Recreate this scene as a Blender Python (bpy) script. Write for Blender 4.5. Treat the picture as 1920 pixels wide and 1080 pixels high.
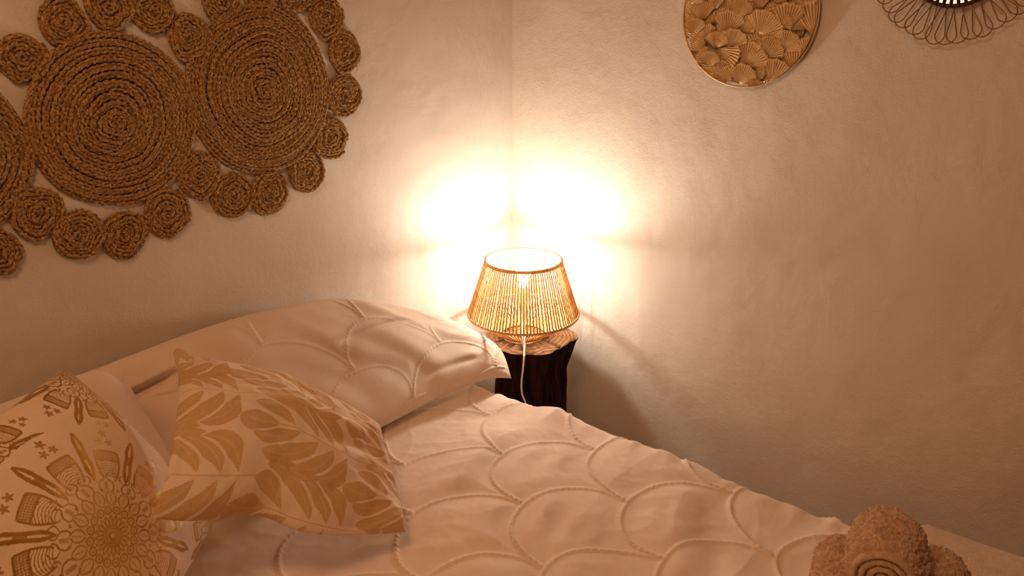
import bpy, math, random
import numpy as np
from mathutils import Vector, Matrix

for o in list(bpy.data.objects):
    bpy.data.objects.remove(o)
scn = bpy.context.scene
COL = scn.collection
PI = math.pi
random.seed(4)
RNG = np.random.default_rng(11)

# ------------------------------------------------------------------ camera
FPX = 1500.0
PITCH = math.radians(20.0)
AZ = math.radians(38.7)
DCOR = 2.4
CAM = np.array([-DCOR*math.cos(AZ), -DCOR*math.sin(AZ), 1.43])
DIR = np.array([math.cos(AZ), math.sin(AZ), 0.0])
FWD = DIR*math.cos(PITCH)+np.array([0, 0, -math.sin(PITCH)])
RGT = np.array([DIR[1], -DIR[0], 0.0])
UPV = np.cross(RGT, FWD)
cam_d = bpy.data.cameras.new('camera')
cam_d.sensor_width = 36.0
cam_d.lens = FPX/1920*36
cam_d.clip_start = 0.02
cam = bpy.data.objects.new('camera', cam_d)
COL.objects.link(cam)
cam.location = CAM
cam.rotation_euler = Vector(FWD).to_track_quat('-Z', 'Y').to_euler()
scn.camera = cam

# ------------------------------------------------------------------ light, world, exposure
world = bpy.data.worlds.new('world')
scn.world = world
world.use_nodes = True
world.node_tree.nodes['Background'].inputs[0].default_value = (1.0, 0.62, 0.35, 1)
world.node_tree.nodes['Background'].inputs[1].default_value = 0.05
scn.view_settings.view_transform = 'Standard'
scn.view_settings.look = 'None'
scn.view_settings.exposure = 0.0
scn.view_settings.gamma = 1.0
scn.view_settings.use_curve_mapping = False


def area(name, loc, target, size, power, color):
    l = bpy.data.lights.new(name, 'AREA')
    l.shape = 'DISK'
    l.size = size
    l.energy = power
    l.color = color
    o = bpy.data.objects.new(name, l)
    COL.objects.link(o)
    o.location = loc
    o.rotation_euler = (Vector(target)-Vector(loc)).to_track_quat('-Z', 'Y').to_euler()
    return o


area('overhead_fill', (-1.9, -1.0, 2.42), (-1.2, -0.9, 0.4), 0.5, 10.5, (1.0, 0.56, 0.29))  # unseen fill light, added to lift the ambient level of the room
BULB_STRENGTH = 510.0
BULB_COLOR = (1.0, 0.95, 0.87)
WINDOW_STRENGTH = 3.0
WINDOW_COLOR = (1.0, 0.60, 0.33)


# ------------------------------------------------------------------ helpers
def proj(p):
    q = np.asarray(p, float)-CAM
    z = q@FWD
    return np.stack([960+FPX*(q@RGT)/z, 540-FPX*(q@UPV)/z], -1)


def hit(px, py, axis, val):
    """world point on the plane coordinate[axis] = val that the photograph shows at (px, py)"""
    v = FWD+RGT*(px-960)/FPX+UPV*(540-py)/FPX
    return CAM+v*((val-CAM[axis])/v[axis])


def link(name, me, parent=None):
    o = bpy.data.objects.new(name, me)
    COL.objects.link(o)
    if parent is not None:
        o.parent = parent
    return o


def tag(o, label=None, cat=None, group=None, kind=None):
    if label: o['label'] = label
    if cat: o['category'] = cat
    if group: o['group'] = group
    if kind: o['kind'] = kind
    return o


def empty(name, loc=(0, 0, 0), rot=(0, 0, 0)):
    o = bpy.data.objects.new(name, None)
    COL.objects.link(o)
    o.location = loc
    o.rotation_euler = rot
    o.empty_display_size = 0.05
    return o


def np_mesh(name, verts, faces, mat, smooth=True, attrs=None):
    """faces: list/array of quads (n,4) or list of tuples"""
    me = bpy.data.meshes.new(name)
    verts = np.asarray(verts, np.float32).reshape(-1, 3)
    if isinstance(faces, np.ndarray):
        n = len(faces)
        k = faces.shape[1]
        me.vertices.add(len(verts))
        me.vertices.foreach_set('co', verts.ravel())
        me.loops.add(n*k)
        me.loops.foreach_set('vertex_index', faces.astype(np.int32).ravel())
        me.polygons.add(n)
        me.polygons.foreach_set('loop_start', np.arange(0, n*k, k, dtype=np.int32))
        me.polygons.foreach_set('loop_total', np.full(n, k, np.int32))
        me.update(calc_edges=True)
    else:
        me.from_pydata(verts.tolist(), [], faces)
    if smooth:
        me.polygons.foreach_set('use_smooth', np.ones(len(me.polygons), bool))
    if attrs:
        for k_, a in attrs.items():
            at = me.attributes.new(k_, 'FLOAT', 'POINT')
            at.data.foreach_set('value', np.asarray(a, np.float32).ravel())
    me.materials.append(mat)
    me.update()
    return me


def grid_faces(n, m, off=0, wrap_m=False, flip=False):
    i, j = np.meshgrid(np.arange(n-1), np.arange(m if wrap_m else m-1), indexing='ij')
    j2 = (j+1) % m
    f = np.stack([i*m+j, (i+1)*m+j, (i+1)*m+j2, i*m+j2], -1).reshape(-1, 4)+off
    return f[:, ::-1].copy() if flip else f


class MB:
    def __init__(s):
        s.v = []
        s.f = []

    def add(s, v, f):
        b = len(s.v)
        s.v += [tuple(map(float, p)) for p in v]
        s.f += [tuple(int(i)+b for i in q) for q in f]

    def box(s, lo, hi):
        x0, y0, z0 = lo
        x1, y1, z1 = hi
        s.add([(x0, y0, z0), (x1, y0, z0), (x1, y1, z0), (x0, y1, z0), (x0, y0, z1), (x1, y0, z1), (x1, y1, z1), (x0, y1, z1)],
              [(0, 3, 2, 1), (4, 5, 6, 7), (0, 1, 5, 4), (1, 2, 6, 5), (2, 3, 7, 6), (3, 0, 4, 7)])

    def tube(s, pts, r, k=8, closed=False):
        pts = np.asarray(pts, float)
        n = len(pts)
        rr = np.full(n, r) if np.isscalar(r) else np.asarray(r, float)
        if closed:
            tan = np.roll(pts, -1, 0)-np.roll(pts, 1, 0)
        else:
            tan = np.gradient(pts, axis=0)
        tan /= np.linalg.norm(tan, axis=1)[:, None]+1e-12
        u = np.cross(tan[0], [0.31, 0.17, 0.93])
        if np.linalg.norm(u) < 1e-3: u = np.cross(tan[0], [1, 0, 0])
        vs = []
        for i in range(n):
            u = u-tan[i]*(u@tan[i])
            u /= np.linalg.norm(u)
            w = np.cross(tan[i], u)
            for j in range(k):
                a = 2*PI*j/k
                vs.append(pts[i]+rr[i]*(math.cos(a)*u+math.sin(a)*w))
        fs = []
        for i in range(n if closed else n-1):
            i2 = (i+1) % n
            for j in range(k):
                j2 = (j+1) % k
                fs.append((i*k+j, i2*k+j, i2*k+j2, i*k+j2))
        if not closed:
            fs.append(tuple(range(k-1, -1, -1)))
            fs.append(tuple((n-1)*k+j for j in range(k)))
        s.add(vs, fs)

    def lathe(s, prof, k=32, center=(0, 0, 0)):
        vs = []
        for r, z in prof:
            for j in range(k):
                a = 2*PI*j/k
                vs.append((center[0]+r*math.cos(a), center[1]+r*math.sin(a), center[2]+z))
        n = len(prof)
        fs = [(i*k+j, i*k+(j+1) % k, (i+1)*k+(j+1) % k, (i+1)*k+j) for i in range(n-1) for j in range(k)]
        s.add(vs, fs)

    def build(s, name, mat, parent=None, smooth=True):
        me = np_mesh(name, np.array(s.v), s.f, mat, smooth)
        return link(name, me, parent)


def vnoise(x, y, seed=0):
    """smooth value noise in -1..1"""
    r = np.random.default_rng(seed).random((256, 256))*2-1
    xi = np.floor(x).astype(int)
    yi = np.floor(y).astype(int)
    fx = x-xi
    fy = y-yi
    fx = fx*fx*(3-2*fx)
    fy = fy*fy*(3-2*fy)
    g = lambda a, b: r[a % 256, b % 256]
    return (g(xi, yi)*(1-fx)+g(xi+1, yi)*fx)*(1-fy)+(g(xi, yi+1)*(1-fx)+g(xi+1, yi+1)*fx)*fy


def sstep(a, b, x):
    t = np.clip((x-a)/(b-a), 0, 1)
    return t*t*(3-2*t)


# ------------------------------------------------------------------ materials
def mat_new(name, color, rough=0.8, metal=0.0, spec=0.3):
    m = bpy.data.materials.new(name)
    m.use_nodes = True
    b = m.node_tree.nodes['Principled BSDF']
    b.inputs['Base Color'].default_value = (*color, 1)
    b.inputs['Roughness'].default_value = rough
    b.inputs['Metallic'].default_value = metal
    b.inputs['Specular IOR Level'].default_value = spec
    return m, m.node_tree.nodes, m.node_tree.links, b


def noise_mat(name, c1, c2, scale=20, detail=6, rough=0.8, metal=0, bump=0.3, bscale=200, bdist=0.002, spec=0.25,
              stretch=(1, 1, 1), sheen=0.0, lo=0.35, hi=0.65):
    m, N, L, b = mat_new(name, c1, rough, metal, spec)
    tc = N.new('ShaderNodeTexCoord')
    mp = N.new('ShaderNodeMapping')
    mp.inputs['Scale'].default_value = stretch
    L.new(tc.outputs['Object'], mp.inputs['Vector'])
    n = N.new('ShaderNodeTexNoise')
    n.inputs['Scale'].default_value = scale
    n.inputs['Detail'].default_value = detail
    L.new(mp.outputs[0], n.inputs['Vector'])
    mr = N.new('ShaderNodeMapRange')
    mr.inputs['From Min'].default_value = lo
    mr.inputs['From Max'].default_value = hi
    L.new(n.outputs['Fac'], mr.inputs['Value'])
    mx = N.new('ShaderNodeMix')
    mx.data_type = 'RGBA'
    mx.inputs['A'].default_value = (*c1, 1)
    mx.inputs['B'].default_value = (*c2, 1)
    L.new(mr.outputs[0], mx.inputs['Factor'])
    L.new(mx.outputs['Result'], b.inputs['Base Color'])
    n2 = N.new('ShaderNodeTexNoise')
    n2.inputs['Scale'].default_value = bscale
    n2.inputs['Detail'].default_value = 5
    L.new(mp.outputs[0], n2.inputs['Vector'])
    bp = N.new('ShaderNodeBump')
    bp.inputs['Strength'].default_value = bump
    bp.inputs['Distance'].default_value = bdist
    L.new(n2.outputs['Fac'], bp.inputs['Height'])
    L.new(bp.outputs[0], b.inputs['Normal'])
    if sheen:
        b.inputs['Sheen Weight'].default_value = sheen
    return m, N, L, b, mx, bp


M = {}
# plaster: mottled hand-trowelled wall, fine grain on broad undulation
m, N, L, b, mx, bp = noise_mat('plaster', (0.715, 0.60, 0.485), (0.775, 0.66, 0.54), scale=3.5, detail=8, rough=0.92,
                               bump=0.45, bscale=230, bdist=0.0018, spec=0.12)
n3 = N.new('ShaderNodeTexNoise')
n3.inputs['Scale'].default_value = 9
n3.inputs['Detail'].default_value = 4
L.new(N['Mapping'].outputs[0], n3.inputs['Vector'])
b2 = N.new('ShaderNodeBump')
b2.inputs['Strength'].default_value = 0.35
b2.inputs['Distance'].default_value = 0.02
L.new(n3.outputs['Fac'], b2.inputs['Height'])
L.new(b2.outputs[0], bp.inputs['Normal'])
M['plaster'] = m
M['floor'] = noise_mat('floor_tile', (0.22, 0.13, 0.08), (0.28, 0.17, 0.10), scale=5, rough=0.6)[0]
M['ceiling'] = noise_mat('ceiling_paint', (0.62, 0.5, 0.38), (0.66, 0.53, 0.41), scale=3, rough=0.95)[0]
# woven cotton: tiny weave as bump
def cotton(name, c1, c2, rough=0.85, attr=None, c3=None, metal=0.0, prough=0.4, bumpv=0.25):
    m, N, L, b, mx, bp = noise_mat(name, c1, c2, scale=7, detail=5, rough=rough, bump=bumpv, bscale=420, bdist=0.0012, spec=0.15, sheen=0.15)
    if attr:
        at = N.new('ShaderNodeAttribute')
        at.attribute_name = attr
        m2 = N.new('ShaderNodeMix')
        m2.data_type = 'RGBA'
        L.new(at.outputs['Fac'], m2.inputs['Factor'])
        L.new(mx.outputs['Result'], m2.inputs['A'])
        nn = N.new('ShaderNodeTexNoise')
        nn.inputs['Scale'].default_value = 16
        L.new(N['Mapping'].outputs[0], nn.inputs['Vector'])
        m3 = N.new('ShaderNodeMix')
        m3.data_type = 'RGBA'
        m3.inputs['A'].default_value = (*c3, 1)
        m3.inputs['B'].default_value = (c3[0]*1.25, c3[1]*1.3, c3[2]*1.35, 1)
        L.new(nn.outputs['Fac'], m3.inputs['Factor'])
        L.new(m3.outputs['Result'], m2.inputs['B'])
        L.new(m2.outputs['Result'], b.inputs['Base Color'])
        if metal:
            mm = N.new('ShaderNodeMath')
            mm.operation = 'MULTIPLY'
            mm.inputs[1].default_value = metal
            L.new(at.outputs['Fac'], mm.inputs[0])
            L.new(mm.outputs[0], b.inputs['Metallic'])
            mr = N.new('ShaderNodeMapRange')
            mr.inputs['To Min'].default_value = rough
            mr.inputs['To Max'].default_value = prough
            L.new(at.outputs['Fac'], mr.inputs['Value'])
            L.new(mr.outputs[0], b.inputs['Roughness'])
    return m


M['sheet'] = cotton('bedspread_cotton', (0.82, 0.64, 0.50), (0.87, 0.69, 0.54))
M['pillow'] = cotton('pillowcase_cotton', (0.76, 0.585, 0.45), (0.81, 0.635, 0.495))
M['leafcloth'] = cotton('leaf_print_cotton', (0.80, 0.60, 0.44), (0.84, 0.64, 0.47), attr='print', c3=(0.50, 0.265, 0.075))
M['foilcloth'] = cotton('gold_print_cotton', (0.82, 0.60, 0.41), (0.86, 0.64, 0.44), attr='print', c3=(0.50, 0.26, 0.05), metal=0.75, prough=0.33, rough=0.6)
M['jute'] = noise_mat('braided_jute', (0.22, 0.098, 0.026), (0.60, 0.345, 0.125), scale=240, detail=6, rough=0.8,
                      bump=0.9, bscale=500, bdist=0.002, spec=0.2, lo=0.38, hi=0.66)[0]
M['jute_under'] = noise_mat('jute_backing', (0.12, 0.06, 0.02), (0.2, 0.1, 0.04), scale=100, rough=0.95)[0]
M['brass'] = noise_mat('brushed_brass', (0.66, 0.43, 0.19), (0.80, 0.56, 0.29), scale=30, rough=0.46, metal=0.45, bump=0.15, bscale=300, spec=0.5)[0]
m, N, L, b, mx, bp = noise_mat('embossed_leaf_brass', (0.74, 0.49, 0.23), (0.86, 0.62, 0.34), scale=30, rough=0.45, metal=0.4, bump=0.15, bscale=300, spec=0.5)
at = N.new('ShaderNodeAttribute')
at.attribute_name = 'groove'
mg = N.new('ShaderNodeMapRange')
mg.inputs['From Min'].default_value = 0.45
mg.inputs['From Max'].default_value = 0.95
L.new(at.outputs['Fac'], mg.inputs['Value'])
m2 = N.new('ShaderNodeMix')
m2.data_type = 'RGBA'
m2.inputs['B'].default_value = (0.30, 0.15, 0.05, 1)  # groove shade put into the colour so the pleats stand out
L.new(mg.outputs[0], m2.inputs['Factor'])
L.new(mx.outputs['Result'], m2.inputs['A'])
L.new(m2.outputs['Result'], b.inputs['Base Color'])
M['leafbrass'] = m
M['brass_dark'] = noise_mat('aged_brass', (0.30, 0.17, 0.07), (0.42, 0.26, 0.11), scale=30, rough=0.5, metal=0.7, bump=0.1)[0]
M['wire'] = noise_mat('bronze_wire', (0.20, 0.095, 0.035), (0.30, 0.15, 0.06), scale=60, rough=0.45, metal=0.5, bump=0.1)[0]
M['dark'] = noise_mat('dark_rattan', (0.045, 0.016, 0.01), (0.08, 0.03, 0.016), scale=60, rough=0.7, bump=0.3)[0]
M['mirror'] = mat_new('mirror_glass', (0.95, 0.95, 0.93), 0.015, 1.0, 0.5)[0]
M['white_plastic'] = noise_mat('white_plastic', (0.85, 0.75, 0.62), (0.88, 0.78, 0.65), scale=20, rough=0.4, bump=0.0)[0]
M['towel'] = noise_mat('brown_terry', (0.50, 0.29, 0.155), (0.66, 0.42, 0.25), scale=90, detail=5, rough=0.95, bump=0.8, bscale=330,
                       bdist=0.004, spec=0.05, sheen=0.3)[0]
M['bath_towel'] = noise_mat('cream_terry', (0.74, 0.53, 0.36), (0.80, 0.59, 0.42), scale=40, rough=0.95, bump=0.7, bscale=380,
                            bdist=0.003, spec=0.05, sheen=0.3)[0]
M['mattress'] = noise_mat('mattress_ticking', (0.75, 0.66, 0.55), (0.8, 0.7, 0.6), rough=0.9)[0]
M['bedwood'] = noise_mat('bed_frame_wood', (0.16, 0.08, 0.035), (0.24, 0.125, 0.055), scale=12, stretch=(1, 8, 8), rough=0.55)[0]
M['bark'] = noise_mat('dark_bark', (0.018, 0.006, 0.004), (0.045, 0.016, 0.009), scale=30, stretch=(1, 1, 0.25), rough=0.9, bump=1.0, bscale=70, bdist=0.008, spec=0.1)[0]
# cut top of the stump: radial cracks and growth rings
m, N, L, b = mat_new('cut_wood', (0.5, 0.3, 0.14), 0.7)
tc = N.new('ShaderNodeTexCoord')
wv = N.new('ShaderNodeTexWave')
wv.wave_type = 'RINGS'
wv.rings_direction = 'Z'
wv.inputs['Scale'].default_value = 26
wv.inputs['Distortion'].default_value = 5
wv.inputs['Detail'].default_value = 3
L.new(tc.outputs['Object'], wv.inputs['Vector'])
at = N.new('ShaderNodeAttribute')
at.attribute_name = 'crack'
mx = N.new('ShaderNodeMix')
mx.data_type = 'RGBA'
mx.inputs['A'].default_value = (0.34, 0.18, 0.07, 1)
mx.inputs['B'].default_value = (0.21, 0.10, 0.036, 1)
L.new(wv.outputs['Fac'], mx.inputs['Factor'])
m2 = N.new('ShaderNodeMix')
m2.data_type = 'RGBA'
m2.inputs['B'].default_value = (0.09, 0.035, 0.013, 1)
L.new(mx.outputs['Result'], m2.inputs['A'])
L.new(at.outputs['Fac'], m2.inputs['Factor'])
L.new(m2.outputs['Result'], b.inputs['Base Color'])
bp = N.new('ShaderNodeBump')
bp.inputs['Strength'].default_value = 0.5
bp.inputs['Distance'].default_value = 0.003
L.new(wv.outputs['Fac'], bp.inputs['Height'])
L.new(bp.outputs[0], b.inputs['Normal'])
M['cut_wood'] = m
# lamp cord: twisted paper string, a little light comes through it
m, N, L, b, mx, bp = noise_mat('paper_cord', (0.52, 0.27, 0.09), (0.80, 0.52, 0.24), scale=160, detail=4, rough=0.7, bump=0.6, bscale=500, bdist=0.001)
tr = N.new('ShaderNodeBsdfTranslucent')
L.new(mx.outputs['Result'], tr.inputs['Color'])
ms = N.new('ShaderNodeMixShader')
ms.inputs[0].default_value = 0.22
L.new(b.outputs[0], ms.inputs[1])
L.new(tr.outputs[0], ms.inputs[2])
L.new(ms.outputs[0], N['Material Output'].inputs['Surface'])
M['cord'] = m


def emis(name, col, strength):
    m = bpy.data.materials.new(name)
    m.use_nodes = True
    N = m.node_tree.nodes
    N.remove(N['Principled BSDF'])
    e = N.new('ShaderNodeEmission')
    e.inputs[0].default_value = (*col, 1)
    e.inputs[1].default_value = strength
    m.node_tree.links.new(e.outputs[0], N['Material Output'].inputs['Surface'])
    return m


M['bulb'] = emis('bulb_glow', BULB_COLOR, BULB_STRENGTH)
M['daylight'] = emis('lit_window_glass', WINDOW_COLOR, WINDOW_STRENGTH)

# ------------------------------------------------------------------ room shell
RX, RY, RZ = -3.8, -3.9, 2.55
def slab(name, lo, hi, mat):
    q = MB()
    q.box(lo, hi)
    o = q.build(name, mat, None, smooth=False)
    o['kind'] = 'structure'
    return o


slab('wall_left', (RX-0.1, 0, 0), (0.1, 0.1, RZ), M['plaster'])
slab('wall_right', (0, RY, 0), (0.1, 0, RZ), M['plaster'])
slab('wall_back', (RX-0.1, RY-0.1, 0), (0.1, RY, RZ), M['plaster'])
slab('floor', (RX-0.1, RY-0.1, -0.1), (0.1, 0.1, 0), M['floor'])
slab('ceiling', (RX-0.1, RY-0.1, RZ), (0.1, 0.1, RZ+0.1), M['ceiling'])
# the wall behind the photographer has a window
wy0, wy1, wz0, wz1 = -1.15, -0.15, 0.95, 1.95
q = MB()
q.box((RX-0.1, RY, 0), (RX, wy0, RZ))
q.box((RX-0.1, wy1, 0), (RX, 0, RZ))
q.box((RX-0.1, wy0, 0), (RX, wy1, wz0))
q.box((RX-0.1, wy0, wz1), (RX, wy1, RZ))
tag(q.build('wall_front', M['plaster'], smooth=False), kind='structure')
q = MB()
t = 0.05
q.box((RX-0.08, wy0, wz0), (RX-0.02, wy0+t, wz1))
q.box((RX-0.08, wy1-t, wz0), (RX-0.02, wy1, wz1))
q.box((RX-0.08, wy0+t, wz0), (RX-0.02, wy1-t, wz0+t))
q.box((RX-0.08, wy0+t, wz1-t), (RX-0.02, wy1-t, wz1))
q.box((RX-0.08, (wy0+wy1)/2-0.02, wz0+t), (RX-0.02, (wy0+wy1)/2+0.02, wz1-t))
win = tag(q.build('window_1', M['bedwood'], smooth=False), kind='structure')
q = MB()
q.box((RX-0.06, wy0+t, wz0+t), (RX-0.05, wy1-t, wz1-t))
q.build('pane', M['daylight'], win, smooth=False)

# ------------------------------------------------------------------ scallop pattern of the pin-tucked cotton
def scallop(x, y, seed=3):
    """returns ridge height (0..1), puff (0..1) for metric coordinates; columns of half circles open towards -y"""
    wx = x+0.016*vnoise(x*7, y*7, seed)
    wy = y+0.013*vnoise(x*7+31, y*7+9, seed)
    PX_, PY_ = 0.28, 0.151
    ridge = np.zeros_like(x)
    dmin = np.full_like(x, 9.0)
    k0 = np.floor((-0.504-wy)/PY_).astype(int)
    for dk in (0, 1, 2):
        k = k0+dk
        yc = -0.504-PY_*k
        xc0 = -0.671+0.0145*k+0.14*(k % 2)+0.14
        i = np.round((wx-xc0)/PX_)
        xc = xc0+i*PX_
        dx = wx-xc
        dy = wy-yc
        r = np.hypot(dx, dy*0.98)
        d = np.abs(r-0.138)
        ok = dy > -0.004
        d = np.where(ok, d, 9.0)
        ang = np.arctan2(dy, dx)
        tw = np.sin(ang*0.138*2*PI/0.0135+(r-0.138)*420)
        w = 0.0042
        amp = 0.62+0.38*sstep(-0.2, 1.0, -np.cos(ang))
        rg = np.exp(-(d/w)**2)*(1+0.32*tw*sstep(0.1, 0.9, amp))*amp
        ridge = np.maximum(ridge, np.where(ok, rg, 0))
        dmin = np.minimum(dmin, d)
    puff = sstep(0.0, 0.05, dmin)
    return ridge, puff


# ------------------------------------------------------------------ bed and bedspread
BX0, BX1, BY0, BY1 = -1.95, -0.41, -2.05, -0.03
ZB = 0.465
bed = tag(empty('bed', ((BX0+BX1)/2, (BY0+BY1)/2, 0)), 'low double bed beside the wall, wholly covered by the cream tufted bedspread', 'bed')
def pb(name, lo, hi, mat, parent, bev=0.01):
    q = MB()
    c = parent.location
    q.box((lo[0]-c[0], lo[1]-c[1], lo[2]-c[2]), (hi[0]-c[0], hi[1]-c[1], hi[2]-c[2]))
    o = q.build(name, mat, parent, smooth=False)
    md = o.modifiers.new('bevel', 'BEVEL')
    md.width = bev
    md.segments = 3
    return o


pb('mattress', (BX0+0.03, BY0+0.03, 0.24), (BX1-0.03, BY1-0.005, ZB-0.03), M['mattress'], bed, 0.04)
pb('bed_base', (BX0+0.05, BY0+0.05, 0.10), (BX1-0.05, BY1-0.02, 0.24), M['bedwood'], bed)
for sx in (BX0+0.08, BX1-0.14):
    for sy in (BY0+0.08, BY1-0.12):
        pb('leg', (sx, sy, 0), (sx+0.06, sy+0.06, 0.10), M['bedwood'], bed, 0.005)

def bed_folds(x, y):
    # soft folds that run across the spread, strongest near the free edge
    a = x*0.95+y*0.31
    c = -x*0.31+y*0.95
    z = 0.015*vnoise(c*7.5+0.9*vnoise(a*2, c*2, 5), a*2.2, 21)
    z -= 0.011*np.abs(vnoise(c*6.5+3, a*3.4, 23))**0.8
    z += 0.0040*vnoise(x*11+2, y*8, 8)
    z += 0.0030*vnoise(c*30, a*8, 14)-0.0025*np.abs(vnoise(x*16+y*9, y*15, 16))
    z += 0.0005*vnoise(x*70, y*70, 15)
    return z


def build_spread():
    R_ = 0.045
    L1 = BX1-R_-(BX0+R_)
    drop = 0.34
    arc = R_*PI/2
    S = np.concatenate([np.linspace(-drop-arc, 0, 90, endpoint=False), np.linspace(0, L1, 470, endpoint=False),
                        np.linspace(L1, L1+arc, 22, endpoint=False), np.linspace(L1+arc, L1+arc+drop, 50)])
    Y = np.linspace(BY0+0.0, BY1, 640)
    S2, Y2 = np.meshgrid(S, Y, indexing='ij')
    a1 = np.clip((S2-L1)/R_, 0, PI/2)
    a0 = np.clip(-S2/R_, 0, PI/2)
    X = BX0+R_+np.clip(S2, 0, L1)+R_*np.sin(a1)-R_*np.sin(a0)
    Z = ZB-R_*(1-np.cos(a1))-R_*(1-np.cos(a0))
    Z -= np.clip(S2-L1-arc, 0, None)+np.clip(-S2-arc, 0, None)
    nx = np.sin(a1)-np.sin(a0)
    nz = np.cos(a1)*np.cos(a0)
    patx = BX0+R_+S2
    ridge, puff = scallop(patx, Y2)
    h = bed_folds(patx, Y2)*(0.55+0.45*puff)+0.0045*puff+0.0048*ridge
    side = np.clip((S2-L1)/0.3, 0, 1)+np.clip(-S2/0.3, 0, 1)
    h += side*0.018*(0.6+vnoise(Y2*9, S2*1.5, 77))+0.0
    edge = np.exp(-((S2-L1-0.02)/0.05)**2)
    h += edge*(0.0055*vnoise(Y2*16, S2*3, 40)+0.0035*vnoise(Y2*42, S2*9, 41))
    # the mattress sags a little under the cushions and dips by the pillows
    h -= 0.010*np.exp(-(((patx+1.25)/0.35)**2+((Y2+0.35)/0.3)**2))
    V = np.stack([X+nx*h, Y2, Z+nz*h], -1)
    n, m_ = S2.shape
    me = np_mesh('bedspread', V.reshape(-1, 3), grid_faces(n, m_), M['sheet'])
    o = link('bedspread', me)
    return tag(o, 'cream pin-tucked cotton bedspread with scalloped braided ridges covering the bed', 'bedspread')


build_spread()


# ------------------------------------------------------------------ pillows and cushions
def resample(pts, n):
    """Catmull-Rom through pts, n samples evenly by parameter of length"""
    P = np.asarray(pts, float)
    if len(P) == 2:
        return P[0]+(P[1]-P[0])*np.linspace(0, 1, n)[:, None]
    E = np.vstack([2*P[0]-P[1], P, 2*P[-1]-P[-2]])
    out = []
    for i in range(1, len(E)-2):
        t = np.linspace(0, 1, 40, endpoint=False)[:, None]
        p0, p1, p2, p3 = E[i-1], E[i], E[i+1], E[i+2]
        out.append(0.5*((2*p1)+(-p0+p2)*t+(2*p0-5*p1+4*p2-p3)*t**2+(-p0+3*p1-3*p2+p3)*t**3))
    out = np.vstack(out+[P[-1:]])
    s = np.concatenate([[0], np.cumsum(np.linalg.norm(np.diff(out, axis=0), axis=1))])
    t = np.linspace(0, s[-1], n)
    return np.stack([np.interp(t, s, out[:, k]) for k in range(3)], -1)


class Cushion:
    """soft bag between four edge curves (3D). bottom/top run left to right, left/right run bottom to top"""
    def __init__(s, bottom, top, left, right, W, H, nu, nv, thick, back=0.5, power=0.5, clamp_back=None):
        s.W, s.H = W, H
        u = np.linspace(0, 1, nu)
        v = np.linspace(0, 1, nv)
        B, T = resample(bottom, nu), resample(top, nu)
        Lf, Rt = resample(left, nv), resample(right, nv)
        U, V = np.meshgrid(u, v, indexing='ij')
        s.U, s.V = U, V
        U3, V3 = U[..., None], V[..., None]
        mid = (1-V3)*B[:, None]+V3*T[:, None]+(1-U3)*Lf[None]+U3*Rt[None]
        mid -= (1-U3)*(1-V3)*B[0]+U3*(1-V3)*B[-1]+(1-U3)*V3*T[0]+U3*V3*T[-1]
        s.mid = mid
        n = np.cross(np.gradient(mid, axis=0), np.gradient(mid, axis=1))
        n /= np.linalg.norm(n, axis=2)[..., None]+1e-12
        g = n[nu//2, nv//2]
        n = n*0.6+g*0.4
        n /= np.linalg.norm(n, axis=2)[..., None]
        s.n = n
        a = np.clip(1-(2*U-1)**2, 0, 1)
        b_ = np.clip(1-(2*V-1)**2, 0, 1)
        s.prof = (a*b_)**power
        s.edge = np.minimum(np.minimum(U, 1-U)*W, np.minimum(V, 1-V)*H)
        s.thick, s.back = thick, back
        s.h = np.zeros_like(U)
        s.print = None

    def front(s):
        return s.mid+s.n*(s.thick*s.prof+s.h)[..., None]

    def uv_of(s, px, py):
        F = s.front()
        pp = proj(F[::3, ::3])
        d = (pp[..., 0]-px)**2+(pp[..., 1]-py)**2
        i, j = np.unravel_index(np.argmin(d), d.shape)
        return s.U[::3, ::3][i, j], s.V[::3, ::3][i, j]

    def build(s, name, mat, fix=None):
        F = s.front()
        step = 3
        nu, nv = s.U.shape
        Bk = s.mid-s.n*(s.thick*s.back*s.prof+0.0)[..., None]
        if fix is not None:
            F, Bk = fix(F), fix(Bk)
        ring = s.edge <= 1e-9
        Bk[ring] = F[ring]
        iu = sorted(set(list(range(0, nu, step))+[nu-1]))
        iv = sorted(set(list(range(0, nv, step))+[nv-1]))
        Bc = Bk[np.ix_(iu, iv)]
        V = np.vstack([F.reshape(-1, 3), Bc.reshape(-1, 3)])
        f = np.vstack([grid_faces(nu, nv), grid_faces(len(iu), len(iv), off=nu*nv, flip=True)])
        at = None
        if s.print is not None:
            at = {'print': np.concatenate([s.print.ravel(), np.zeros(Bc.shape[0]*Bc.shape[1])])}
        c = np.array([V[:, 0].mean(), V[:, 1].mean(), V[:, 2].min()])
        o = link(name, np_mesh(name, V-c, f, mat, attrs=at))
        o.location = c
        return o


def wallfix(F):
    # cloth that rests against the plaster or lies on the spread flattens there
    G = F.copy()
    G[..., 1] = -0.012-np.logaddexp(0, (-0.012-G[..., 1])/0.006)*0.006 if False else np.minimum(G[..., 1], -0.012)
    G[..., 2] = np.maximum(G[..., 2], ZB+0.004)
    return G


A = lambda *p: np.array(p, float)
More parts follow.
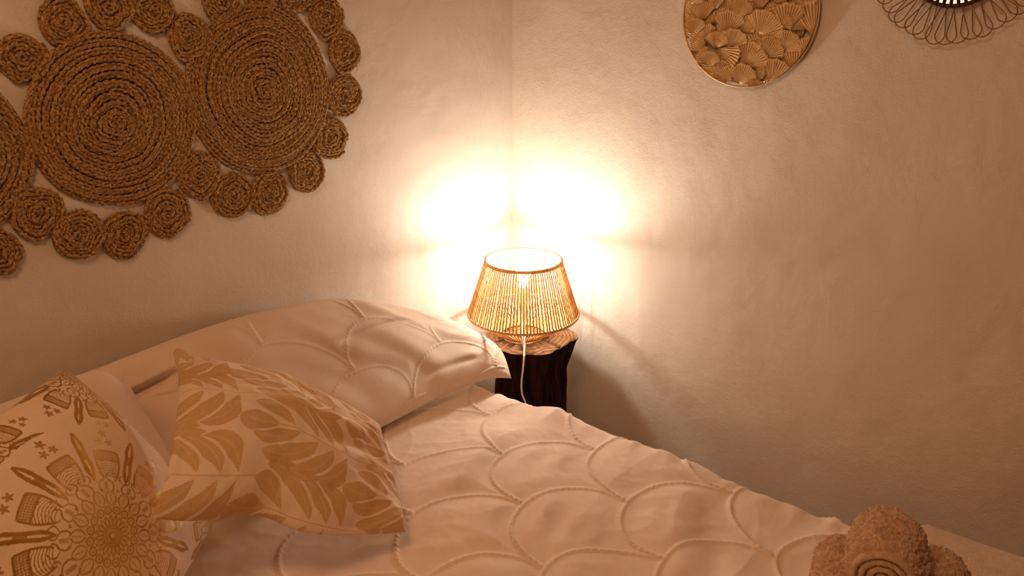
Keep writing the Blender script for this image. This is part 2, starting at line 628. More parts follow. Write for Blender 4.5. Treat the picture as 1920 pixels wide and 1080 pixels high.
# -- the long pillow against the wall
PW = 1.50
pil = Cushion(bottom=[A(-1.85, -0.14, 0.50), A(-1.5, -0.14, 0.49), A(-1.28, -0.16, 0.49), A(-1.02, -0.225, 0.485), A(-0.742, -0.225, 0.478), A(-0.56, -0.235, 0.482), A(-0.44, -0.275, 0.490), A(-0.382, -0.305, 0.480)],
              top=[A(-1.85, -0.06, 0.74), A(-1.65, -0.06, 0.768), A(-1.45, -0.06, 0.778), A(-1.3, -0.06, 0.783), A(-1.15, -0.06, 0.790), A(-1.02, -0.06, 0.790), A(-0.9, -0.06, 0.780), A(-0.76, -0.06, 0.758), A(-0.62, -0.07, 0.705), A(-0.46, -0.10, 0.625)],
              left=[A(-1.85, -0.14, 0.50), A(-1.88, -0.10, 0.62), A(-1.85, -0.06, 0.74)],
              right=[A(-0.382, -0.305, 0.480), A(-0.345, -0.21, 0.535), A(-0.46, -0.10, 0.625)],
              W=PW, H=0.42, nu=560, nv=190, thick=0.075, back=0.5, power=0.38)
pil.prof *= 0.5+0.5*sstep(-1.40, -1.05, pil.mid[..., 0])
x_, y_ = (pil.U-1)*PW, pil.V*0.42
rg, pf = scallop(x_*1.0+0.87, y_*1.05-0.10, 9)
pil.h = (0.0038*rg*(0.45+0.55*vnoise(x_*6, y_*9, 66))+0.003*pf)*sstep(0, 0.03, pil.edge)+0.009*vnoise(x_*7+3, y_*5, 51)*pil.prof+0.005*vnoise(x_*17+0.5*y_*20, y_*8, 52)*pil.prof
def crease(cu, W, H, p0, p1, depth, width, step=0.0):
    a_, b_ = cu.uv_of(*p0), cu.uv_of(*p1)
    ax_, ay_ = a_[0]*W, a_[1]*H
    bx_, by_ = b_[0]*W, b_[1]*H
    L_ = math.hypot(bx_-ax_, by_-ay_)+1e-6
    ux, uy = (bx_-ax_)/L_, (by_-ay_)/L_
    X_, Y_ = cu.U*W-ax_, cu.V*H-ay_
    t_ = X_*ux+Y_*uy
    d_ = -X_*uy+Y_*ux
    win = sstep(-0.03, 0.02, t_)*sstep(-0.03, 0.02, L_-t_)
    cu.h += win*(-depth*np.exp(-(d_/width)**2)+step*np.exp(-((d_-width*1.6)/(width*1.6))**2))*sstep(0, 0.02, cu.edge)
crease(pil, PW, 0.42, (232, 748), (330, 702), 0.022, 0.012, 0.006)
crease(pil, PW, 0.42, (650, 640), (760, 600), 0.006, 0.010, 0.003)
crease(pil, PW, 0.42, (800, 700), (890, 672), 0.004, 0.014, 0.002)
o = pil.build('pillow', M['pillow'], wallfix)
tag(o, 'long plump cream pillow against the wall, reaching to the lamp', 'pillow', 'cream bed pillows')
# -- a flatter one in front of it, half hidden behind the gold printed cushion
p2 = [hit(242, 722, 1, -0.135), hit(150, 704, 1, -0.125)]
print('p2', p2)
pl2 = Cushion(bottom=[A(-1.93, -0.27, 0.49), A(-1.6, -0.26, 0.485), A(-1.27, -0.235, 0.49)],
              top=[A(-1.93, -0.125, 0.70), A(-1.65, -0.125, 0.755), p2[1], p2[0]],
              left=[A(-1.93, -0.27, 0.49), A(-1.93, -0.125, 0.70)],
              right=[A(-1.27, -0.235, 0.49), A(-1.255, -0.20, 0.60), p2[0]],
              W=0.75, H=0.30, nu=240, nv=130, thick=0.022, back=0.2, power=0.42)
x_, y_ = pl2.U*0.75, pl2.V*0.30
pl2.h = 0.004*vnoise(x_*7+9, y_*5, 53)*pl2.prof
o = pl2.build('pillow', M['pillow'], wallfix)
tag(o, 'flat cream pillow at the left, half hidden behind the gold printed cushion', 'pillow', 'cream bed pillows')

# -- leaf print cushion
def K(px, py, z): return hit(px, py, 2, z)
lc = Cushion(bottom=[K(285, 972, 0.685), K(345, 977, 0.666), K(400, 974, 0.646), K(460, 966, 0.626), K(497, 970, 0.613), K(530, 983, 0.600), K(570, 997, 0.584), K(640, 1005, 0.556), K(705, 1002, 0.530), K(762, 997, 0.508)],
             top=[K(335, 664, 0.80), K(395, 678, 0.785), K(460, 692, 0.765), K(530, 708, 0.735), K(590, 735, 0.705), K(650, 762, 0.665), K(712, 795, 0.625)],
             left=[K(285, 972, 0.685), K(308, 905, 0.725), K(325, 830, 0.76), K(333, 750, 0.785), K(335, 664, 0.80)],
             right=[K(762, 997, 0.505), K(742, 920, 0.54), K(725, 860, 0.575), K(712, 795, 0.625)],
             W=0.45, H=0.42, nu=380, nv=340, thick=0.055, back=0.5, power=0.50)
U, V = lc.U, lc.V
x_, y_ = U*0.45, V*0.42
ed = sstep(0, 0.02, lc.edge)
lc.h = ed*(0.010*vnoise(x_*9+1, y_*9+5, 60)+0.004*vnoise(x_*24, y_*20, 61)+0.0016*vnoise(x_*60, y_*60, 62))
lc.h += ed*0.010*np.exp(-(((U-0.62)/0.25)**2+((V-0.62-0.15*(U-0.6))/0.05)**2))
lc.h -= ed*0.012*np.exp(-(((U-0.72)/0.2)**2+((V-0.50-0.1*(U-0.6))/0.06)**2))
lc.h += ed*0.008*np.exp(-(((U-0.9)/0.12)**2+((V-0.72)/0.04)**2))
sag = np.exp(-((U-0.5)/0.1)**2)*np.exp(-(V/0.12)**2)
lc.h -= 0.012*sag*ed
mask = np.zeros_like(U)
LEAVES = [  # tip, control, base (p along the stem from the spray's point, q across), half width
    ((0.00, 0.22), (0.16, -0.12), (0.36, 0.04), 0.075),
    ((0.13, 0.70), (0.34, 0.66), (0.50, 0.03), 0.050), ((0.23, 0.98), (0.60, 1.10), (0.72, 0.03), 0.062),
    ((0.46, 1.02), (0.78, 1.00), (0.86, 0.03), 0.062), ((0.70, 0.98), (0.96, 0.90), (1.00, 0.03), 0.055),
    ((0.10, -0.30), (0.30, -0.62), (0.56, -0.04), 0.055), ((0.18, -0.82), (0.50, -1.20), (0.72, -0.04), 0.068),
    ((0.42, -1.08), (0.74, -1.25), (0.86, -0.04), 0.062), ((0.68, -1.10), (0.96, -1.00), (1.00, -0.04), 0.055)]
def spray(tip, stem, size=(0.47, 0.175), bend=0.0):
    global mask
    Lx, Hy = size
    mx_ = Lx*0.45
    ix = np.where((U[:, 0] > tip-0.05) & (U[:, 0] < tip+Lx*1.3))[0]
    iy = np.where((V[0] > stem-0.24) & (V[0] < stem+0.24))[0]
    if not len(ix) or not len(iy): return
    sl = (slice(ix[0], ix[-1]+1), slice(iy[0], iy[-1]+1))
    PX = (U[sl]-tip)/Lx*mx_          # metres
    QY = (V[sl]-stem-bend*np.sin(np.clip((U[sl]-tip)/Lx, 0, 1)*PI))*0.42
    res = np.zeros_like(PX)
    hy = Hy*0.42
    m1 = np.full_like(PX, 9.0)
    m2 = np.full_like(PX, 9.0)
    for (t0, t1, t2, wd) in LEAVES:
        tt = np.linspace(0, 1, 36)[:, None]
        p0, p1, p2_ = [np.array([a[0]*mx_, a[1]*hy]) for a in (t0, t1, t2)]
        sp = (1-tt)**2*p0+2*tt*(1-tt)*p1+tt**2*p2_
        tg = np.gradient(sp, axis=0)
        tg /= np.linalg.norm(tg, axis=1)[:, None]
        cum = np.concatenate([[0], np.cumsum(np.linalg.norm(np.diff(sp, axis=0), axis=1))])
        best = np.full_like(PX, 9.0)
        bt = np.zeros_like(PX)
        bs = np.zeros_like(PX)
        for k_ in range(36):
            dx, dy = PX-sp[k_, 0], QY-sp[k_, 1]
            d2 = np.hypot(dx, dy)
            c_ = d2 < best
            best = np.where(c_, d2, best)
            bt = np.where(c_, cum[k_]+dx*tg[k_, 0]+dy*tg[k_, 1], bt)
            bs = np.where(c_, -dx*tg[k_, 1]+dy*tg[k_, 0], bs)
        f_ = np.clip(bt/cum[-1], 0, 1)
        w_ = wd*mx_*1.72*(np.sin(PI*f_**0.78)**0.95)*(1-0.12*f_)
        ratio = best/np.maximum(w_, 0.0008)
        m2 = np.where(ratio < m1, m1, np.minimum(m2, ratio))
        inside = (best < w_) & (PX < mx_*0.995) & (ratio < m1)
        m1 = np.minimum(m1, ratio)
        edge_teeth = 0.00045*np.sin(bt*2*PI/0.0042)
        inside &= best < w_+edge_teeth
        vein = 0.78+0.22*np.sin((bt*1.0+np.abs(bs)*0.9)*2*PI/0.0042)
        mid = 1-0.35*np.exp(-(bs/0.0008)**2)
        res = np.where(inside, vein*mid, res)
    res = np.where((m2-m1 < 0.30) & (m2 < 1.5), 0, res)
    stemm = (np.abs(QY) < 0.0012) & (PX > 0.15*mx_) & (PX < mx_*1.25)
    res = np.maximum(res, np.where(stemm, 0.55, 0))
    mask[sl] = np.maximum(mask[sl], res)


for tip, stem in ((0.205, 0.40), (0.19, 0.775), (0.22, 0.02), (-0.26, 0.585), (-0.25, 0.155), (-0.27, 0.93), (0.665, 0.20), (0.675, 0.605), (0.66, 0.93)):
    spray(tip, stem, bend=0.012)
lc.print = mask*(0.93+0.07*vnoise(U*90, V*90, 70))
o = lc.build('cushion', M['leafcloth'])
tag(o, 'square cushion printed with mustard curving leaf sprays, leaning on the cream pillow', 'cushion')
leaf_cushion = o
# pinched ear at the top left corner, where the cover folds over
q = MB()
e0 = K(335, 666, 0.80)
ear = [K(322, 656, 0.803), K(336, 650, 0.806), K(352, 660, 0.803), K(362, 668, 0.798), K(345, 680, 0.796), K(330, 690, 0.79), K(326, 672, 0.80)]
cn = sum(ear)/len(ear)
nrm = -FWD*0.010
oo = np.array(leaf_cushion.location)
rings = []
vs = [cn+nrm-oo]+[p+nrm*0.15-oo for p in ear]+[p-nrm*0.5-oo for p in ear]+[cn-nrm*0.9-oo]
k = len(ear)
fs = [(0, 1+i, 1+(i+1) % k) for i in range(k)]+[(1+i, 1+k+i, 1+k+(i+1) % k, 1+(i+1) % k) for i in range(k)]+[(1+2*k, 1+k+(i+1) % k, 1+k+i) for i in range(k)]
q.add(vs, fs)
e = q.build('corner_ear', M['leafcloth'], leaf_cushion)
at = e.data.attributes.new('print', 'FLOAT', 'POINT')
at.data.foreach_set('value', np.full(len(e.data.vertices), 0.55, np.float32))
sd = e.modifiers.new('sub', 'SUBSURF')
sd.levels = sd.render_levels = 2

# -- gold mandala cushion, standing on a corner
T_ = hit(120, 690, 1, -0.15)
R_ = K(398, 985, 0.53)
ev = R_-T_
side_len = np.linalg.norm(ev)
hw_ = np.array([-ev[1], ev[0], 0.0])
hw_ /= np.linalg.norm(hw_)
if hw_[1] > 0: hw_ = -hw_
L_ = T_+0.42*hw_
B_ = R_+0.42*hw_
def curve(a, b, bulge, n=5):
    c = (T_+R_+L_+B_)/4
    out = []
    for t in np.linspace(0, 1, n):
        p = a+(b-a)*t
        d = p-c
        d = d/np.linalg.norm(d)
        out.append(p+d*bulge*math.sin(PI*t))
    return out
print('mandala', T_, R_, L_, B_, side_len)
mc = Cushion(bottom=curve(B_, R_, 0.0), top=curve(L_, T_, 0.004), left=curve(B_, L_, 0.0), right=curve(R_, T_, 0.004),
             W=0.42, H=0.42, nu=400, nv=400, thick=0.070, back=0.3, power=0.46)
U, V = mc.U, mc.V
x_, y_ = U*0.42, V*0.42
ed = sstep(0, 0.02, mc.edge)
mc.h = ed*(0.005*vnoise(x_*8+4, y_*8, 80)+0.0025*vnoise(x_*22, y_*22, 81)+0.0007*vnoise(x_*70, y_*70, 82))
mask = np.zeros_like(U)
COVER = []
def mandala(cx, cy, R0, rot=0.0):
    global mask
    free = np.ones_like(x_, bool)
    for (a_, b_, r_) in COVER:
        free &= np.hypot(x_-a_, y_-b_) > r_*1.07
    COVER.append((cx, cy, R0))
    dx, dy = x_-cx, y_-cy
    r = np.hypot(dx, dy)/R0
    th = np.arctan2(dy, dx)+rot
    lw = 0.0014/R0
    res = np.zeros_like(r)
    def put(c, v=1.0):
        nonlocal res
        res = np.maximum(res, np.where(c, v, 0))
    def sec(n, ph=0.0):
        a = (th*n/(2*PI)+ph) % 1.0-0.5
        return a*2*PI/n*r     # tangential distance in units of R0
    put((r < 0.045) & (r > 0.018))
    put(np.abs(r-0.06) < lw)
    a = sec(20)
    put((r > 0.07) & (r < 0.17) & (np.abs(np.abs(a)-0.016*np.sin((r-0.07)/0.10*PI)) < lw*0.9))
    a = sec(16, 0.5)
    put(np.abs(np.hypot(a, (r-0.215))-0.032) < lw)
    put(np.hypot(a, (r-0.215)) < 0.014, 0.8)
    a = sec(16)
    w = 0.050*np.sin(np.clip((r-0.25)/0.15, 0, 1)*PI)**0.8
    put((r > 0.25) & (r < 0.40) & (np.abs(np.abs(a)-w) < lw*1.1))
    put((r > 0.29) & (r < 0.37) & (np.abs(a) < lw*0.8), 0.8)
    a = sec(12, 0.5)
    w = 0.075*np.sqrt(np.clip(1-((r-0.44)/0.07)**2, 0, 1))
    put((np.abs(r-0.44) < 0.07) & (np.abs(np.abs(a)-w) < lw*1.1))
    put((np.abs(r-0.44) < 0.04) & (np.abs(a) < 0.02), 0.7)
    # eight pots: ribbed fans that open outwards
    a = sec(10)
    w = 0.070+0.050*(r-0.52)/0.26+0.02*np.sin((r-0.52)/0.26*PI)
    inb = (r > 0.52) & (r < 0.80) & (np.abs(a) < w)
    rib = np.abs(((r+0.35*a*a/0.1)*38) % 1-0.5) < 0.17
    put(inb & (r < 0.70) & rib, 0.9)
    dots = (np.hypot(((a/0.022) % 1-0.5), ((r/0.022) % 1-0.5)) < 0.36)
    put(inb & (r >= 0.70), 0.42)
    put(inb & (r >= 0.70) & dots, 0.95)
    put((r > 0.52) & (r < 0.80) & (np.abs(np.abs(a)-w) < lw*1.3))
    put((np.abs(r-0.80) < lw*1.3) & (np.abs(a) < w))
    put((np.abs(r-0.70) < lw) & (np.abs(a) < w))
    # pointed loops between the pots
    a = sec(10, 0.5)
    w = 0.046*np.sin(np.clip((r-0.50)/0.50, 0, 1)*PI)**1.3+0.012*np.sin(np.clip((r-0.5)/0.5, 0, 1)*3*PI)
    for g in (1.0, 0.55):
        put((r > 0.50) & (r < 1.0) & (np.abs(np.abs(a)-w*g) < lw*1.3))
    put((np.abs(r-0.76) < 0.05) & (np.abs(a) < 0.012), 0.8)
    # flower sprigs on the rim
    a = sec(10)
    for fx, fr_, rad in ((-0.05, 0.90, 0.042), (0.05, 0.90, 0.042), (0.0, 0.99, 0.048)):
        d = np.hypot(a-fx, r-fr_)
        an = np.arctan2(r-fr_, a-fx)
        rr = rad*(0.78+0.28*np.cos(5*an))
        put(d < rr, 0.85)
        put(d < rad*0.25, 0.1)
    a = sec(24)
    w = 0.055*np.sin(np.clip((r-0.48)/0.10, 0, 1)*PI)**0.6
    put((r > 0.48) & (r < 0.58) & (np.abs(np.abs(a)-w) < lw))
    a = sec(16, 0.5)
    put(np.hypot(a, r-0.40) < 0.016, 0.9)
    a = sec(32)
    put(np.hypot(a, r-0.61) < 0.012, 0.8)
    wash = 0.42*(1-sstep(0.05, 0.68, r+0.10*vnoise(x_*40, y_*40, 90)))
    res = np.where(r < 0.70, np.maximum(res, wash), res)
    mask = np.where((res > 0) & free, np.maximum(mask, res), mask)


c0 = mc.uv_of(213, 1005)
c1 = mc.uv_of(133, 703)
c2 = mc.uv_of(-70, 880)
c3 = mc.uv_of(392, 935)
print('mandala centres', c0, c1, c2, c3)
W_ = 0.42
mandala(c0[0]*W_, c0[1]*W_, 0.185, 0.2)
mandala(c1[0]*W_, c1[1]*W_, 0.150, 0.15)
mandala(c2[0]*W_, c2[1]*W_, 0.125, 0.3)
mandala(0.425, 0.0, 0.125, 0.1)
mc.print = mask
o = mc.build('cushion', M['foilcloth'], wallfix)
tag(o, 'cushion standing on its corner, printed with shiny gold mandala flowers', 'cushion')

# ------------------------------------------------------------------ tree stump side table
SX, SY, STZ = -0.205, -0.228, 0.525
stump = tag(empty('stump_table', (SX, SY, 0)), 'dark-barked tree stump used as a bedside table in the corner under the lamp', 'side table')
rs = np.random.default_rng(5)
na = 160
TH = np.linspace(0, 2*PI, na, endpoint=False)
def rim(th):
    # angle measured from the camera's right
    return 0.122+0.006*np.sin(2*th+0.4)+0.006*np.sin(5*th+1.0)+0.004*np.sin(9*th)+0.012*np.exp(-((np.angle(np.exp(1j*(th+0.12))))/0.14)**2)-0.009*np.exp(-((np.angle(np.exp(1j*(th+1.62))))/0.17)**2)


ang_r = math.atan2(RGT[1], RGT[0])
zs = np.concatenate([[STZ-0.006, STZ-0.02, STZ-0.045], np.linspace(STZ-0.08, 0.0, 26)])
vs = []
for zi, z in enumerate(zs):
    d = STZ-z
    f_ = 1.0 if d < 0.01 else 0.97-0.20*min(1, d/0.10)**0.8+0.10*max(0, (d-0.15)/0.38)
    groove = 0.004*np.sin(TH*23+3*np.sin(z*9))+0.003*np.sin(TH*37+z*20)+0.004*vnoise(TH*6, TH*0+z*14, 3)
    groove *= min(1, d/0.03+0.2)
    r = rim(TH)*f_+groove
    dip = -0.008*np.exp(-((np.angle(np.exp(1j*(TH+1.62))))/0.25)**2) if zi < 3 else 0
    vs.append(np.stack([r*np.cos(TH+ang_r), r*np.sin(TH+ang_r), z+dip+0*TH], -1))
V = np.array(vs)
me = np_mesh('bark', V.reshape(-1, 3), grid_faces(len(zs), na, wrap_m=True, flip=False), M['bark'])
link('bark', me, stump)
rr = np.linspace(0, 1, 34)
vs, ck = [], []
for t in rr:
    r = rim(TH)*t*1.01
    crack = np.clip(vnoise(TH*na/2/PI*0.22, TH*0+t*1.6, 9)*1.6-0.35, 0, 1)*sstep(0.25, 0.6, t)
    crack[0] = crack[-1]
    dip = -0.008*np.exp(-((np.angle(np.exp(1j*(TH+1.62))))/0.25)**2)*t**3
    z = STZ-0.003*crack-0.005*t**14+dip+0.0012*vnoise(TH*8, TH*0+t*9, 10)*t-0.001
    vs.append(np.stack([r*np.cos(TH+ang_r), r*np.sin(TH+ang_r), z], -1))
    ck.append(crack)
V = np.array(vs)
me = np_mesh('cut_top', V.reshape(-1, 3), grid_faces(len(rr), na, wrap_m=True, flip=True), M['cut_wood'], attrs={'crack': np.array(ck)})
link('cut_top', me, stump)

# ------------------------------------------------------------------ the lamp
LX, LY = -0.215, -0.213
lamp = tag(empty('table_lamp', (LX, LY, STZ)), 'lit table lamp with a flared shade of taut natural cords, standing on the tree stump', 'lamp')
RT, RB, R0 = 0.1055, 0.155, 0.062
ZT, ZBe, Z0 = 0.222, 0.066, 0.004
circ = lambda r, z, n=96: [(r*math.cos(2*PI*i/n), r*math.sin(2*PI*i/n), z) for i in range(n)]
for r, z, w in ((RT, ZT, 0.0046), (RB, ZBe, 0.0040), (R0, Z0, 0.0028)):
    q = MB()
    q.tube(circ(r, z), w, 8, closed=True)
    q.build('frame_ring', M['cord'], lamp)
NC = 104
variants = []
for vi in range(4):
    q = MB()
    rng = random.Random(vi)
    pts, rad = [], []
    for t in np.linspace(0, 1, 26):
        pts.append((RT+(RB-RT)*t, 0.0004*math.sin(t*40+vi), ZT+(ZBe-ZT)*t))
        rad.append(0.00175+0.00055*t+0.00025*math.sin(t*95+vi*2)+0.00015*rng.uniform(-1, 1))
    for t in np.linspace(0.08, 1, 12):
        pts.append((RB+(R0-RB)*t, 0, ZBe+(Z0-ZBe)*t))
        rad.append(0.0019+0.0003*math.sin(t*40+vi))
    q.tube(pts, rad, 6)
    o = q.build('cord', M['cord'], lamp)
    variants.append(o)
for i in range(NC):
    if i < 4:
        o = variants[i]
    else:
        o = variants[random.randrange(4)].copy()
        COL.objects.link(o)
        o.parent = lamp
    o.rotation_euler = (0, 0, 2*PI*(i+random.uniform(-0.16, 0.16))/NC)
# bulb, socket, stem, base plate
BZ = 0.190
q = MB()
q.lathe([(0.0005, BZ+0.022)]+[(0.022*math.cos(a), BZ+0.022*math.sin(a)) for a in np.linspace(1.4, -0.9, 12)]+[(0.0125, BZ-0.034)], 24)
q.build('bulb', M['bulb'], lamp)
q = MB()
q.lathe([(0.0, BZ-0.034), (0.0145, BZ-0.035), (0.0165, BZ-0.045), (0.0165, BZ-0.085), (0.012, BZ-0.09), (0.006, BZ-0.095), (0.006, 0.012), (0.02, 0.006), (0.02, 0.002), (0, 0.002)], 24)
q.build('socket', M['white_plastic'], lamp)
q = MB()
for k in range(3):
    a = 2*PI*k/3+0.5
    q.tube([(0.006*math.cos(a), 0.006*math.sin(a), 0.008), (R0*math.cos(a), R0*math.sin(a), Z0)], 0.002, 6)
q.build('frame_spokes', M['wire'], lamp)
# cable: down through the front of the lower cords, over the stump edge and behind the bed
loc = lambda p: np.array(p)-np.array([LX, LY, STZ])
toc = -DIR
base = A(LX, LY, STZ)
pts = [base+toc*0.010+A(0, 0, 0.05), base+toc*0.05+A(0, 0, 0.035), base+toc*0.078+A(0, 0, 0.022)+RGT*0.001, base+toc*0.10+A(0, 0, 0.008)+RGT*0.002,
       base+toc*0.135+A(0, 0, -0.006)+RGT*0.001, base+toc*0.150+A(0, 0, -0.035)-RGT*0.002, base+toc*0.146+A(0, 0, -0.08)-RGT*0.006,
       base+toc*0.143+A(0, 0, -0.115)-RGT*0.004, base+toc*0.14+A(0, 0, -0.15)+RGT*0.006, base+toc*0.14+A(0, 0, -0.22)+RGT*0.012, base+toc*0.13+A(0, 0, -0.51)+RGT*0.02]
q = MB()
q.tube(resample([loc(p) for p in pts], 70), 0.0024, 8)
q.build('power_cable', M['white_plastic'], lamp)
q = MB()
q.tube(resample([loc(p) for p in pts[1:5]], 12), [0.0028]*3+[0.0048]*5+[0.003]*4, 8)
q.build('cable_grip', M['white_plastic'], lamp)


# ------------------------------------------------------------------ jute rug of coils on the left wall
rug = tag(empty('wall_rug', (-1.0, 0, 1.2)), 'brown braided jute rug of joined round coils hung on the left wall', 'rug')
def coil_mesh(R, pitch, seed, dome=0.0):
    rng = np.random.default_rng(seed)
    turns = R/pitch
    n = int(PI*R*R/pitch/0.0024)
    # equal arc length samples of r = pitch*theta/2pi
    s = np.linspace((pitch*0.55/R)**2, 1, n)
    th = 2*PI*turns*np.sqrt(s)
    r = R*np.sqrt(s)-pitch*0.5
    r = np.clip(r, 0.001, None)
    wob = 1+0.012*np.sin(th*0.0+3*th/turns*0+2*(th % (2*PI)))+0.008*np.cos(3*(th % (2*PI))+seed)
    r = r*wob+pitch*0.30*vnoise(th*1.3, th*0+seed, seed)+pitch*0.9*vnoise(np.cos(th)*1.6+5, np.sin(th)*1.6+r*14, seed+8)*np.minimum(1, r/0.03)
    arc = np.concatenate([[0], np.cumsum(np.hypot(np.diff(r*np.cos(th)), np.diff(r*np.sin(th))))])
    h = pitch*0.55+pitch*0.34*vnoise(th*0.8, th*0+seed+7, seed+1)+dome*np.cos(r/R*PI/2)
    k = 7
    ja = np.arange(k)*2*PI/k
    tw = 2*PI*arc/0.0135+1.5*vnoise(arc*60, arc*0+seed, seed+3)
    rad = pitch*0.56*(1+0.30*np.cos(2*ja[None]-tw[:, None]*1.0)+0.12*rng.normal(size=(n, 1)))
    rad *= 1
    cx, cz = r*np.cos(th), r*np.sin(th)
    off_r = rad*np.cos(ja)[None]
    off_y = rad*np.sin(ja)[None]*0.95
    X = cx[:, None]+off_r*np.cos(th)[:, None]
    Zz = cz[:, None]+off_r*np.sin(th)[:, None]
    Y = -(h[:, None]+off_y)
    V = np.stack([X, Y, Zz], -1).reshape(-1, 3)
    f = grid_faces(n, k, wrap_m=True)
    # thin backing disc so that no wall shows between the turns
    nb = 48
    a = np.arange(nb)*2*PI/nb
    rb = R*0.94
    bv = np.concatenate([np.stack([rb*np.cos(a), np.full(nb, -0.001), rb*np.sin(a)], -1), np.stack([rb*np.cos(a), np.full(nb, -pitch*0.35), rb*np.sin(a)], -1),
                         [[0, -pitch*0.35, 0]]])
    o0 = len(V)
    j = np.arange(nb)
    f2 = np.stack([o0+nb+j, o0+nb+(j+1) % nb, np.full(nb, o0+2*nb), np.full(nb, o0+2*nb)], -1)
    V = np.vstack([V, bv])
    tri = [tuple(x[:3]) for x in f2]
    return V, f, tri


def coil_obj(px, py, rx, ry, seed, pitch=0.0072, tilt=0.0, lift=0.0, dome=0.0):
    c = hit(px, py, 1, 0.0)
    R = (abs(hit(px, py-ry, 1, 0)[2]-hit(px, py+ry, 1, 0)[2])/2+abs(hit(px-rx, py, 1, 0)[0]-hit(px+rx, py, 1, 0)[0])/2)/2
    V, f, tri = coil_mesh(R, pitch, seed, dome)
    me = bpy.data.meshes.new('coil')
    n = len(f)
    nt = len(tri)
    me.vertices.add(len(V))
    me.vertices.foreach_set('co', V.astype(np.float32).ravel())
    me.loops.add(n*4+nt*3)
    me.loops.foreach_set('vertex_index', np.concatenate([f.ravel(), np.array(tri).ravel()]).astype(np.int32))
    me.polygons.add(n+nt)
    me.polygons.foreach_set('loop_start', np.concatenate([np.arange(0, n*4, 4), n*4+np.arange(0, nt*3, 3)]).astype(np.int32))
    me.polygons.foreach_set('loop_total', np.concatenate([np.full(n, 4), np.full(nt, 3)]).astype(np.int32))
    me.update(calc_edges=True)
    me.polygons.foreach_set('use_smooth', np.ones(n+nt, bool))
    me.materials.append(M['jute'])
    o = link('coil', me, rug)
    o.location = (c[0]+1.0, -0.002-lift, c[2]-1.2)
    o.rotation_euler = (tilt*0.6, random.uniform(0, 6.28), 0)
    return o


coil_obj(490, 168, 136, 167, 1, pitch=0.0069, dome=0.006)
coil_obj(212, 230, 160, 175, 2, pitch=0.0069, dome=0.006)
coil_obj(-118, 285, 177, 193, 3, pitch=0.0069, dome=0.006)
small = [(38, 108, 46, 50), (115, 43, 46, 48), (200, 12, 43, 44), (283, 20, 43, 44), (352, 69, 40, 46), (412, 3, 36, 43), (484, -18, 36, 42),
         (550, -16, 33, 42), (608, 30, 34, 39), (642, 95, 31, 40), (644, 178, 31, 42), (617, 257, 33, 41), (571, 320, 34, 42),
         (504, 361, 34, 44), (435, 367, 37, 45), (371, 327, 40, 48), (310, 400, 40, 49), (228, 440, 42, 49), (143, 440, 47, 50), (65, 398, 48, 55),
         (-8, 473, 45, 50), (-52, 100, 46, 52), (-100, 520, 48, 56), (-160, 62, 46, 50), (-262, 95, 46, 50), (-335, 180, 46, 52), (-362, 300, 48, 54), (-335, 420, 48, 54), (-230, 510, 48, 56)]
for i, (x, y, rx, ry) in enumerate(small):
    rx, ry = rx*1.05, ry*1.05
    coil_obj(x, y, rx, ry, 20+i, pitch=0.0066, lift=0.001*random.random(), tilt=random.uniform(-0.02, 0.02))

# ------------------------------------------------------------------ ginkgo leaf disc on the right wall
gy, gz, gr = -0.706, 1.392, 0.163
disc = tag(empty('leaf_disc', (0, gy, gz)), 'round golden metal wall ornament filled with overlapping ginkgo leaves', 'wall ornament')
# local frame: a = -Y (right in the picture), z up, depth towards -X
def leaf(pa, pz, dirdeg, r, spread, layer, seed):
    rng = np.random.default_rng(seed)
    nA, nR = 66, 8
    a = np.radians(dirdeg)+np.radians(spread)*np.linspace(-0.5, 0.5, nA)
    t = np.linspace(0.06, 1, nR)
    prof = 1-0.05*np.abs(np.sin(np.linspace(0, 5*PI, nA)))-0.12*np.abs(np.linspace(-1, 1, nA))**6
    RR = r*t[:, None]*prof[None]
    x = pa+RR*np.cos(a)[None]
    z = pz+RR*np.sin(a)[None]
    npl = int(spread/7)
    ph = np.linspace(0, npl, nA)
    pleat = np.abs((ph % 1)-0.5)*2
    d = layer+0.0034*(pleat[None]-0.5)*np.clip(t[:, None]*1.6, 0, 1)+0.0022*np.sin(t[:, None]*PI)+0.0045*t[:, None]
    d = np.repeat(d, 1, 1)+np.zeros_like(x)
    d[-1] += 0.0016
    d[-2] += 0.0004
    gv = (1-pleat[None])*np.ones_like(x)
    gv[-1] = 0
    rad = np.hypot(x, z)
    s = np.minimum(1, (gr-0.002)/np.maximum(rad, 1e-6))
    x, z = x*s, z*s
    V = np.stack([-d, -x, z], -1)
    th = 0.0009
    Vb = np.stack([-d+th, -x, z], -1)
    allv = np.vstack([V.reshape(-1, 3), Vb.reshape(-1, 3)])
    f = np.vstack([grid_faces(nR, nA), grid_faces(nR, nA, off=nR*nA, flip=True)])
    e = []
    j = np.arange(nA-1)
    b = nR*nA
    e.append(np.stack([(nR-1)*nA+j, b+(nR-1)*nA+j, b+(nR-1)*nA+j+1, (nR-1)*nA+j+1], -1))
    e.append(np.stack([j+1, b+j+1, b+j, j], -1))
    f = np.vstack([f]+e)
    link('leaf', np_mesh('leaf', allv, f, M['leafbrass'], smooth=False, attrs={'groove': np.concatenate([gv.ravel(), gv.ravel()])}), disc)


def dl(px, py):
    """photograph position on the disc -> its own right/up coordinates"""
    h_ = hit(px, py, 0, -0.012)
    return -(h_[1]-gy), h_[2]-gz


